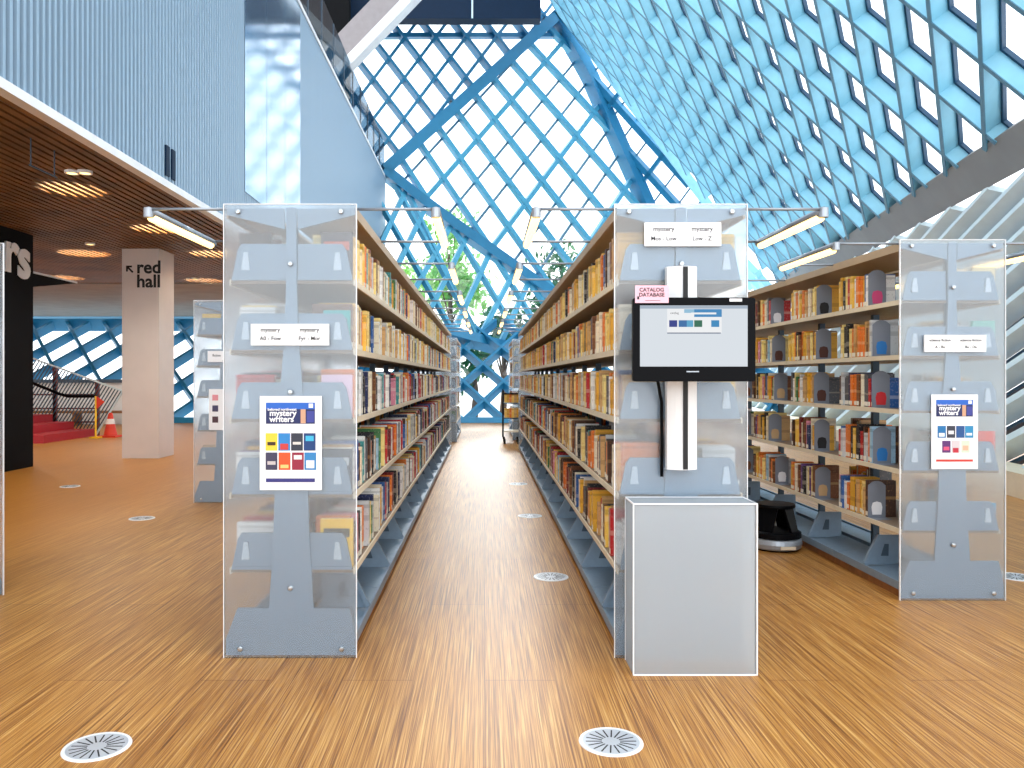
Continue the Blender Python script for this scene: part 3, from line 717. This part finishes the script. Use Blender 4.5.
# face-out books at the near ends behind the frosted panels
def faceout(xc,y,z,wd,h,col,lab,acc=None,th=.02):
    o=MB().box(-wd/2,wd/2,0,th,0,h).build('book',mat('cover_'+lab[:18].replace(' ','_'),col,.5)); o.location=(xc,y,z); tag(o,lab,'book')
    MB().box(-wd/2+.004,wd/2-.002,.003,th-.003,h-.004,h+.0005).build('page_block',M['page'],o)
    if acc: MB().box(-wd*.4,wd*.4,-.0015,0,h*.62,h*.8).build('title_band',mat('band_'+lab[:14].replace(' ','_'),acc,.5),o)
e=.002
for a in ((ROWS[0],.155,.235,(60,40,44),'dark face-out book behind the left end panel, top shelf',(200,90,60)),(ROWS[1],.13,.19,(40,176,176),'teal face-out book behind the left end panel, second shelf',(20,110,120)),
          (ROWS[2],.15,.21,(230,196,220),'pale pink face-out book behind the left end panel, third shelf',None),(ROWS[3],.15,.215,(44,52,66),'black face-out book behind the left end panel, fourth shelf',(190,196,200)),
          (ROWS[4],.16,.24,(255,200,10),'bright yellow face-out book behind the left end panel, fifth shelf',(40,40,40))):
    faceout(XL+.215,YA+.05,a[0],a[1],a[2],a[3],a[4],a[5])
for a in ((ROWS[0],.14,.2,(236,214,160),'beige face-out book behind the right end panel, top shelf',(120,130,120)),(ROWS[1],.14,.21,(120,190,176),'green face-out book behind the right end panel, second shelf',None),
          (ROWS[2],.15,.12,(40,90,140),'small blue face-out book behind the right end panel, third shelf',None),(ROWS[3],.14,.235,(232,74,56),'red face-out book behind the right end panel, fourth shelf',None),
          (ROWS[4],.15,.16,(90,170,214),'light blue face-out book behind the right end panel, fifth shelf',None)):
    faceout(XF+.215,YF+.05,a[0],a[1],a[2],a[3],a[4],a[5])
faceout(XR+.2,YA+.05,ROWS[3],.19,.06,(240,244,246),'low white book behind the middle end panel, fourth shelf',(60,150,160),.03)
for a in ((ROWS[0],.2,.22,(250,200,60),'yellow face-out book behind the end panel beside the column, top shelf'),(ROWS[2]+.0,.15,.17,(60,56,60),'black face-out book behind the end panel beside the column, third shelf'),
          (ROWS[4],.19,.2,(226,190,150),'beige face-out book behind the end panel beside the column, fifth shelf')):
    faceout(-2.84-.15,8.71+.05,a[0],a[1],a[2],a[3],a[4],None)

# ------------------------------------------------------------------ signs and posters on the end panels
def solid(n,c): 
    if n not in M: M[n]=mat(n,c,.5,var=.02)
    return M[n]
def sign(px0,px1,py0,py1,Y,lab,texts,d=.012):
    a,b=P(px0,py1,Y),P(px1,py0,Y); t=MB().box(0,b.x-a.x,-d,0,0,b.z-a.z).build('shelf_sign',M['paper']); t.location=(a.x,Y-.0005,a.z); tag(t,lab,'sign')
    w,h=b.x-a.x,b.z-a.z
    for s,fx,fz,sz in texts: text('lettering',s,sz*h,(fx*w,-d-.0005,fz*h),FACE,M['ink'],t,'CENTER',off=.0006,ext=.0003)
    m=MB().lathe([(0,0),(.006,0),(.006,.003),(0,.003)],seg=10); m.v=[(w*.5+x_,-d-c,h*.1+y_) for x_,y_,c in m.v]; m.build('screw',M['screw'],t)
YS=YA-.003
sign(251.5,329.5,324,345.5,YS,'white shelf sign reading mystery on the left bookcase end',[('mystery',.25,.64,.28),('A0 - Fow',.25,.24,.26),('mystery',.75,.64,.28),('Fyr - Mor',.75,.24,.26)])
sign(644,720.5,223,246.5,YS,'white shelf sign reading mystery above the catalog computer',[('mystery',.25,.64,.28),('Mos - Low',.25,.24,.25),('mystery',.75,.64,.28),('Low - Z',.75,.24,.25)])
sign(923.5,985,335,352,YF-.003,'white shelf sign on the right bookcase end above its poster',[('science fiction',.25,.62,.22),('A - Bu',.25,.22,.22),('science fiction',.75,.62,.22),('Bu - Da',.75,.22,.22)])
sign(208,224.2+14,351,362,8.705,'small white shelf sign on the bookcase end beside the column',[('fiction',.3,.5,.3)])
def poster(px0,px1,py0,py1,Y,lab,covers,bar,hdr,rows,words=True):
    a,b=P(px0,py1,Y),P(px1,py0,Y); w,h=b.x-a.x,b.z-a.z
    t=MB().box(0,w,-.004,0,0,h).build('poster',M['paper']); t.location=(a.x,Y-.0005,a.z); tag(t,lab,'poster')
    d=-.0045
    def rect(n,x0,x1,z0,z1,m,dd=0,par=t): return MB().box(x0*w,x1*w,d-.0006-dd,d-dd,z0*h,z1*h).build(n,m,par)
    if hdr:
        hp=rect('header_picture',.10,.89,.705,.93,solid('poster_navy',(26,38,92)))
        rect('sky_strip',.10,.89,.86,.93,solid('poster_blue',(34,98,196)),.0007,hp); rect('lit_tower',.66,.74,.71,.86,solid('poster_tan',(206,160,130)),.0007,hp); rect('dusk_strip',.76,.88,.72,.84,solid('poster_violet',(60,66,150)),.0007,hp); rect('emblem',.79,.86,.875,.92,M['paper'],.0014,hp)
        text('lettering','beloved northwest',.040*h*1.0,(.13*w,d-.0022,.845*h),FACE,M['paper'],t,off=.0004,ext=.0002)
        text('lettering','mystery\nwriters',.088*h,(.16*w,d-.0022,.79*h),FACE,M['paper'],t,off=.0012,ext=.0002,line=.72)
    k=0
    for z0,z1,xs in rows:
        for x0 in xs:
            c=covers[k]; k+=1
            r=rect('cover_picture',x0,x0+rows_w,z0,z1,solid('cover_%d_%d_%d'%c[0],c[0]))
            if c[1]: 
                x1=x0+rows_w; zm=(z0+z1)/2
                rect('cover_detail',x0+.03,x1-.03,z0+(z1-z0)*c[2],z0+(z1-z0)*c[3],solid('cover_%d_%d_%d'%c[1],c[1]),.0007,r)
    if bar:
        br=rect('footer_bar',.10,.89,bar[1],bar[2],solid('bar_%d'%bar[0][0],bar[0]))
    return t
rows_w=.19
poster(260,322,396,490,YS,'white mystery writers poster with eight book covers on the left bookcase end',
 [((240,206,60),(60,40,20),.3,.5),((40,130,200),(200,60,60),.05,.4),((44,50,66),(220,214,210),.35,.5),((16,60,120),(60,180,220),.55,.85),
  ((60,56,84),(200,190,190),.3,.5),((222,84,34),(250,200,120),.1,.3),((150,30,60),(240,230,230),.6,.85),((50,130,190),(240,240,250),.1,.55)],
 ((50,48,120),.085,.125),True,[(.42,.605,(.095,.30,.505,.71)),(.215,.40,(.095,.305,.52,.72))])
rows_w=.18
poster(931,977.5,394.5,469,YF-.003,'white mystery writers poster with seven covers and a red bar on the right end',
 [((20,110,170),(230,240,240),.1,.4),((50,54,70),(220,220,224),.3,.6),((30,80,140),None,0,0),((40,140,190),(240,240,244),.2,.4),
  ((90,40,110),(220,80,120),.2,.5),((210,200,204),(190,40,60),.0,.4),((210,220,200),(230,180,150),.2,.6)],
 ((206,60,50),.10,.13),True,[(.42,.58,(.13,.33,.53,.72)),(.22,.38,(.23,.43,.64))])
rows_w=.2
poster(209,238,389,430,8.705,'white poster with small picture squares on the bookcase end beside the column',
 [((230,150,160),None,0,0),((200,60,60),None,0,0),((70,66,100),None,0,0),((236,140,60),None,0,0),((80,50,60),None,0,0),((140,40,50),None,0,0)],None,False,[(.72,.86,(.12,.5)),(.45,.6,(.12,.5)),(.18,.33,(.12,.5))])

# ------------------------------------------------------------------ catalog computer
kx=XR; pc=empty('catalog_computer',(kx,YA-.02,0)); tag(pc,'black flat catalog computer screen on a white post at the middle bookcase','computer')
g=3.80/F
def lx(px,Y): return (px-CX)/F*Y-kx
def lz(py,Y): return EYE-(py-CY)/F*Y
po=MB(); x0,x1=lx(668,3.8),lx(698,3.8); z0,z1=lz(470,3.8),lz(266,3.8); pr=[(x0,0),(x0,-.045)]+[(x0+(x1-x0)*k/8,-.045-.03*math.sin(math.pi*k/8)) for k in range(1,8)]+[(x1,-.045),(x1,0)]
po.prism(pr,'z',z0,z1); pt=po.build('post',M['white'],pc)
MB().box(lx(685,3.8)-.012,lx(685,3.8)+.010,-.082,-.06,z0+.004,z1-.004).build('slot',M['ink'],pt)
MB().box(-.06,.06,-.004,.004,lz(468,3.85),lz(290,3.85)).build('back_plate',M['steel'],pc)
Ym=3.655; my=Ym-(YA-.02)
X0,X1=lx(633,Ym),lx(755.5,Ym); Z0,Z1=lz(381.5,Ym),lz(297.5,Ym)
def rbox(x0,x1,y0,y1,z0,z1,r,n=4):
    pr=[]
    for cx,cz,a in ((x1-r,z1-r,0),(x0+r,z1-r,90),(x0+r,z0+r,180),(x1-r,z0+r,270)):
        for k in range(n+1): 
            t=math.radians(a+90*k/n); pr.append((cx+r*math.cos(t),cz+r*math.sin(t)))
    return MB().prism(pr,'y',y0,y1)
hs=rbox(X0,X1,my,my+.035,Z0,Z1,.012).build('monitor_housing',M['black'],pc)
rbox(X0+.06,X1-.06,my+.035,my+.07,Z0+.05,Z1-.05,.03).build('monitor_back',M['black'],pc)
MB().box(lx(684,3.7)-.04,lx(684,3.7)+.04,my+.07,-.05,lz(350,3.7)-.05,lz(350,3.7)+.05).build('mount_arm',M['black'],pc)
sx0,sx1,sz0,sz1=lx(640,Ym),lx(747.5,Ym),lz(366.5,Ym),lz(305.5,Ym)
sr=MB().box(sx0,sx1,my-.002,my+.001,sz0,sz1).build('screen',M['screen'],pc)
def sbox(n,p0,p1,q0,q1,c,dd=.003,emit=.5):
    key='screen_%d_%d_%d'%c
    if key not in M: M[key]=lit(key,c)
    MB().box(lx(p0,Ym),lx(p1,Ym),my-dd,my-dd+.0008,lz(q1,Ym),lz(q0,Ym)).build(n,M[key],sr)
sbox('browser_bar',640,747.5,305.7,308.7,(170,184,200)); sbox('page_card',667,721.5,308.8,333,(248,250,252),.0035)
sbox('page_banner',694,721.5,309.2,317,(60,140,196),.0042); sbox('page_banner',684,694,309.2,313,(150,196,224),.0042); sbox('search_field',691,716,312.6,314.4,(250,252,254),.005)
for p,c in ((669,(40,56,140)),(678.5,(50,110,170)),(686.5,(90,170,210)),(694,(40,110,84)),(711,(50,140,196))): sbox('page_picture',p,p+8 if p!=686.5 else p+6.5,320.3,327,c,.0042)
sbox('page_rule',667,720.5,332.6,333.6,(90,104,130),.0042)
text('lettering','catalog',.014,(lx(670,Ym),my-.0045,lz(314,Ym)),FACE,M['ink'],sr,ext=.0002)
MB().box(lx(686.5,Ym),lx(699,Ym),my-.0015,my,lz(372.2,Ym),lz(371,Ym)).build('maker_badge',M['silver'],hs)
MB().box(lx(729.5,Ym),lx(742,Ym),my-.001,my,lz(301.5,Ym),lz(298.6,Ym)).build('asset_sticker',M['paper'],hs)
cb=MB(); cb.tube([(lx(655,3.75),my+.05,Z0+.02),(lx(662,3.75),-.05,Z0-.03),(lx(664,3.8),-.012,Z0-.10),(lx(664.5,3.8),-.012,lz(440,3.8)),(lx(664.5,3.8),-.005,lz(478,3.8))],.008); cb.build('cable',M['black'],pc,True)
pk=empty('catalog_card',(kx,YA-.02,0)); tag(pk,'pink card reading catalog database on top of the computer screen','sign')
MB().box(lx(635,Ym),lx(668.5,Ym),my-.004,my-.0015,lz(303,Ym),lz(285.5,Ym)).build('card',M['pink'],pk)
text('lettering','CATALOG\nDATABASE',.024,(lx(651.5,Ym),my-.0045,lz(291.6,Ym)),FACE,M['ink'],pk,'CENTER',off=.0007,ext=.0003,line=.95)
MB().box(lx(645,Ym),lx(660,Ym),my-.0048,my-.004,lz(300.8,Ym),lz(300.4,Ym)).build('print_line',M['ink'],pk); MB().box(lx(637,Ym),lx(639,Ym),my-.0048,my-.004,lz(299.5,Ym),lz(296.5,Ym)).build('print_mark',M['ink'],pk)
# frosted box in front
bx=empty('frosted_box',(.9635,3.657,0)); tag(bx,'white frosted acrylic box standing on the floor below the catalog computer','box')
W,D,H=.2825,.205,.784
pn=[('front_panel',(-W,W,0,.008,0,H)),('back_panel',(-W,W,D-.008,D,0,H)),('side_panel',(-W,-W+.008,.008,D-.008,0,H)),('side_panel',(W-.008,W,.008,D-.008,0,H)),('top_panel',(-W+.008,W-.008,.008,D-.008,H-.008,H))]
for n_,b_ in pn: MB().box(*b_).build(n_,M['frost_box'],bx)
ed=MB(); e=.006
for sx in (-W,W):
    for sy in (0,D): ed.box(sx-e/2,sx+e/2,sy-e/2,sy+e/2,0,H)
    ed.box(sx-e/2,sx+e/2,0,D,H-e/2,H+e/2)
for sy in (0,D): ed.box(-W,W,sy-e/2,sy+e/2,H-e/2,H+e/2); ed.box(-W,W,sy-e/2,sy+e/2,0,e)
ed.build('edge_strip',M['edge'],bx)

# ------------------------------------------------------------------ kick stool
sp=Pz(775,548,0); ks=empty('kick_stool',(sp.x,sp.y+.0,0)); tag(ks,'black round kick stool with a silver bumper beside the frosted box','step stool')
R_=.0
ksR=22*sp.y/F*1.0
def ring(n,prof,m,parent=ks,seg=40): return MB().lathe(prof,seg=seg).build(n,m,parent,False)
ring('bumper',[(.12,.012),(.185,.012),(.20,.025),(.205,.055),(.198,.088),(.19,.095),(.12,.095)],M['silver'])
MB().box(-.03,.085,-.212,-.195,.028,.052).build('bumper_label',M['cream'],ks)
ring('lower_step',[(.001,.152),(.11,.152),(.185,.148),(.198,.14),(.198,.10),(.12,.096),(.001,.096)],M['black'])
for a in range(4):
    c=math.radians(45+90*a); ca,sa=math.cos(c),math.sin(c); m=MB(); r0,r1=.165,.115
    u=V((-sa,ca,0)); o0=V((ca*r0,sa*r0,.148)); o1=V((ca*r1,sa*r1,.33)); i0=V((ca*(r0-.022),sa*(r0-.022),.148)); i1=V((ca*(r1-.022),sa*(r1-.022),.33))
    m.hexa([o0-u*.055,o0+u*.055,i0+u*.05,i0-u*.05,o1-u*.075,o1+u*.075,i1+u*.07,i1-u*.07]); m.build('leg',M['black'],ks)
ring('top_step',[(.001,.33),(.12,.328),(.152,.332),(.156,.345),(.15,.358),(.001,.362)],M['black'])
ring('caster_ring',[(.05,0),(.17,0),(.17,.014),(.05,.014)],M['black'])

# ------------------------------------------------------------------ floor vents
VL=['round floor vent at the front in the middle aisle','round floor vent in the lower left corner of the floor','round floor vent in the aisle, second from the front','round floor vent in the aisle, third from the front','round floor vent in the aisle, fourth from the front','round floor vent on the floor left of the left bookcase','round floor vent in front of the black wall','round floor vent near the right windows']
for (px,py),lab in zip(((611,742),(97,747),(551,577),(530,516),(518,484),(142,518.5),(70,486.5),(1016,577)),VL):
    c=Pf(px,py); t=empty('floor_vent',(c.x,c.y,0),math.radians(20)); tag(t,lab,'floor vent','round floor vents')
    R=.118; MB().lathe([(.001,.003),(R-.012,.003),(R-.012,.0),(.001,.0)],seg=40).build('disc',M['vent'],t)
    MB().lathe([(R-.012,0),(R-.012,.005),(R,.004),(R+.002,0)],seg=40).build('rim',M['white_steel'],t)
    if py>480:
        m=MB()
        for k in range(18):
            a=2*math.pi*k/18; u=V((math.cos(a),math.sin(a),0)); m.beam(u*.034+V((0,0,.0)),u*.094,V((0,0,1)),.0055,.002,.0036)
        m.build('slot',M['vent_dark'],t)

# ------------------------------------------------------------------ book cart at the aisle end
cp=Pf(511.5,444); ct=empty('book_cart',(cp.x,cp.y,0)); tag(ct,'dark metal book cart on casters parked at the far aisle end','cart')
w_=.17
for z in (.24,.52,.83): MB().box(-w_,w_,0,.6,z,z+.02).build('tray',M['steel_dark'] if z>.3 else M['cream'],ct)
for s in (-1,1):
    for y in (.0,.58): MB().box(s*w_-.012,s*w_+.012,y,y+.025,.1,1.12).build('frame_post',M['black'],ct)
for s in (-1,1):
    for y in (.02,.56):
        cw=MB().tube([(-.02,0,0),(.02,0,0)],.055,14).build('caster',M['black'],ct); cw.location=(s*(w_-.03),y,.055)
MB().box(-w_,w_,0,.02,1.02,1.05).build('handle_bar',M['black'],ct)
k=0
for z,cnt,nm in ((.543,6,'lower'),(.853,6,'upper')):
    for i in range(cnt):
        c=('golden','mustard yellow','orange','golden','tan','mustard yellow')[i]; q=dict(x=0,s=-1,y=0,th=.045,h=.19,d=.15,z=0,c=c)
        m=MB(); book_geo(m,q,0); o=m.build('book',BM[PN.index(c)]); o.rotation_euler=(0,0,math.pi/2); o.location=(cp.x-w_+.022+.05*(i+1),cp.y+.03,z)
        tag(o,'%s book on the book cart, %s tray, %s from the left'%(c,nm,ordn(i+1)),'book','books on the cart')

# ------------------------------------------------------------------ trees outside
def tree(x,y,h,r,m,lab,n=900):
    t=empty('tree',(x,y,-.25)); tag(t,lab,'tree','trees outside the windows')
    MB().tube([(0,0,0),(.08,.05,h*.4),(-.05,0,h*.8)],.16,8,r2=.05).build('trunk',M['bark'],t,True)
    bl=[]
    for k in range(7):
        a=random.uniform(0,6.28); e=V((math.cos(a)*r*.6,math.sin(a)*r*.6,h*random.uniform(.45,.95))); bl.append(e)
        MB().tube([(0,0,h*.35+.05*k*h*.4),tuple(e)],.05,6,r2=.015).build('branch',M['bark'],t)
    mb=MB()
    for k in range(n):
        c=random.choice(bl)+V((random.gauss(0,r*.32),random.gauss(0,r*.32),random.gauss(0,r*.3)))
        u=V((random.uniform(-1,1),random.uniform(-1,1),random.uniform(-1,1))).normalized(); v=u.orthogonal().normalized(); s=random.uniform(.14,.26)
        mb.face([c-u*s,c+v*s*.5,c+u*s,c-v*s*.5])
    mb.build('foliage',m,t)
M['leaf_pale']=mat('pale_leaf',(150,200,108),.6,vs=3,var=.3)
tree(P(450,240,35).x,35,8.8,1.35,M['leaf_pale'],'pale green tree outside behind the left lamps',1000)
tree(P(420,300,42).x,42,7.5,1.3,M['leaf_pale'],'light green tree outside beyond the far left lattice',600)
tree(P(562,250,40).x,40,9.2,1.7,M['leaf2'],'dark green tree outside over the far end of the middle bookcase',1500)
tree(P(503,370,33).x,33,4.2,.8,M['leaf2'],'small dark green tree outside the aisle end window',500)
tree(P(474,385,31).x,31,2.8,.6,M['leaf2'],'low bushy tree outside the aisle end window',300)
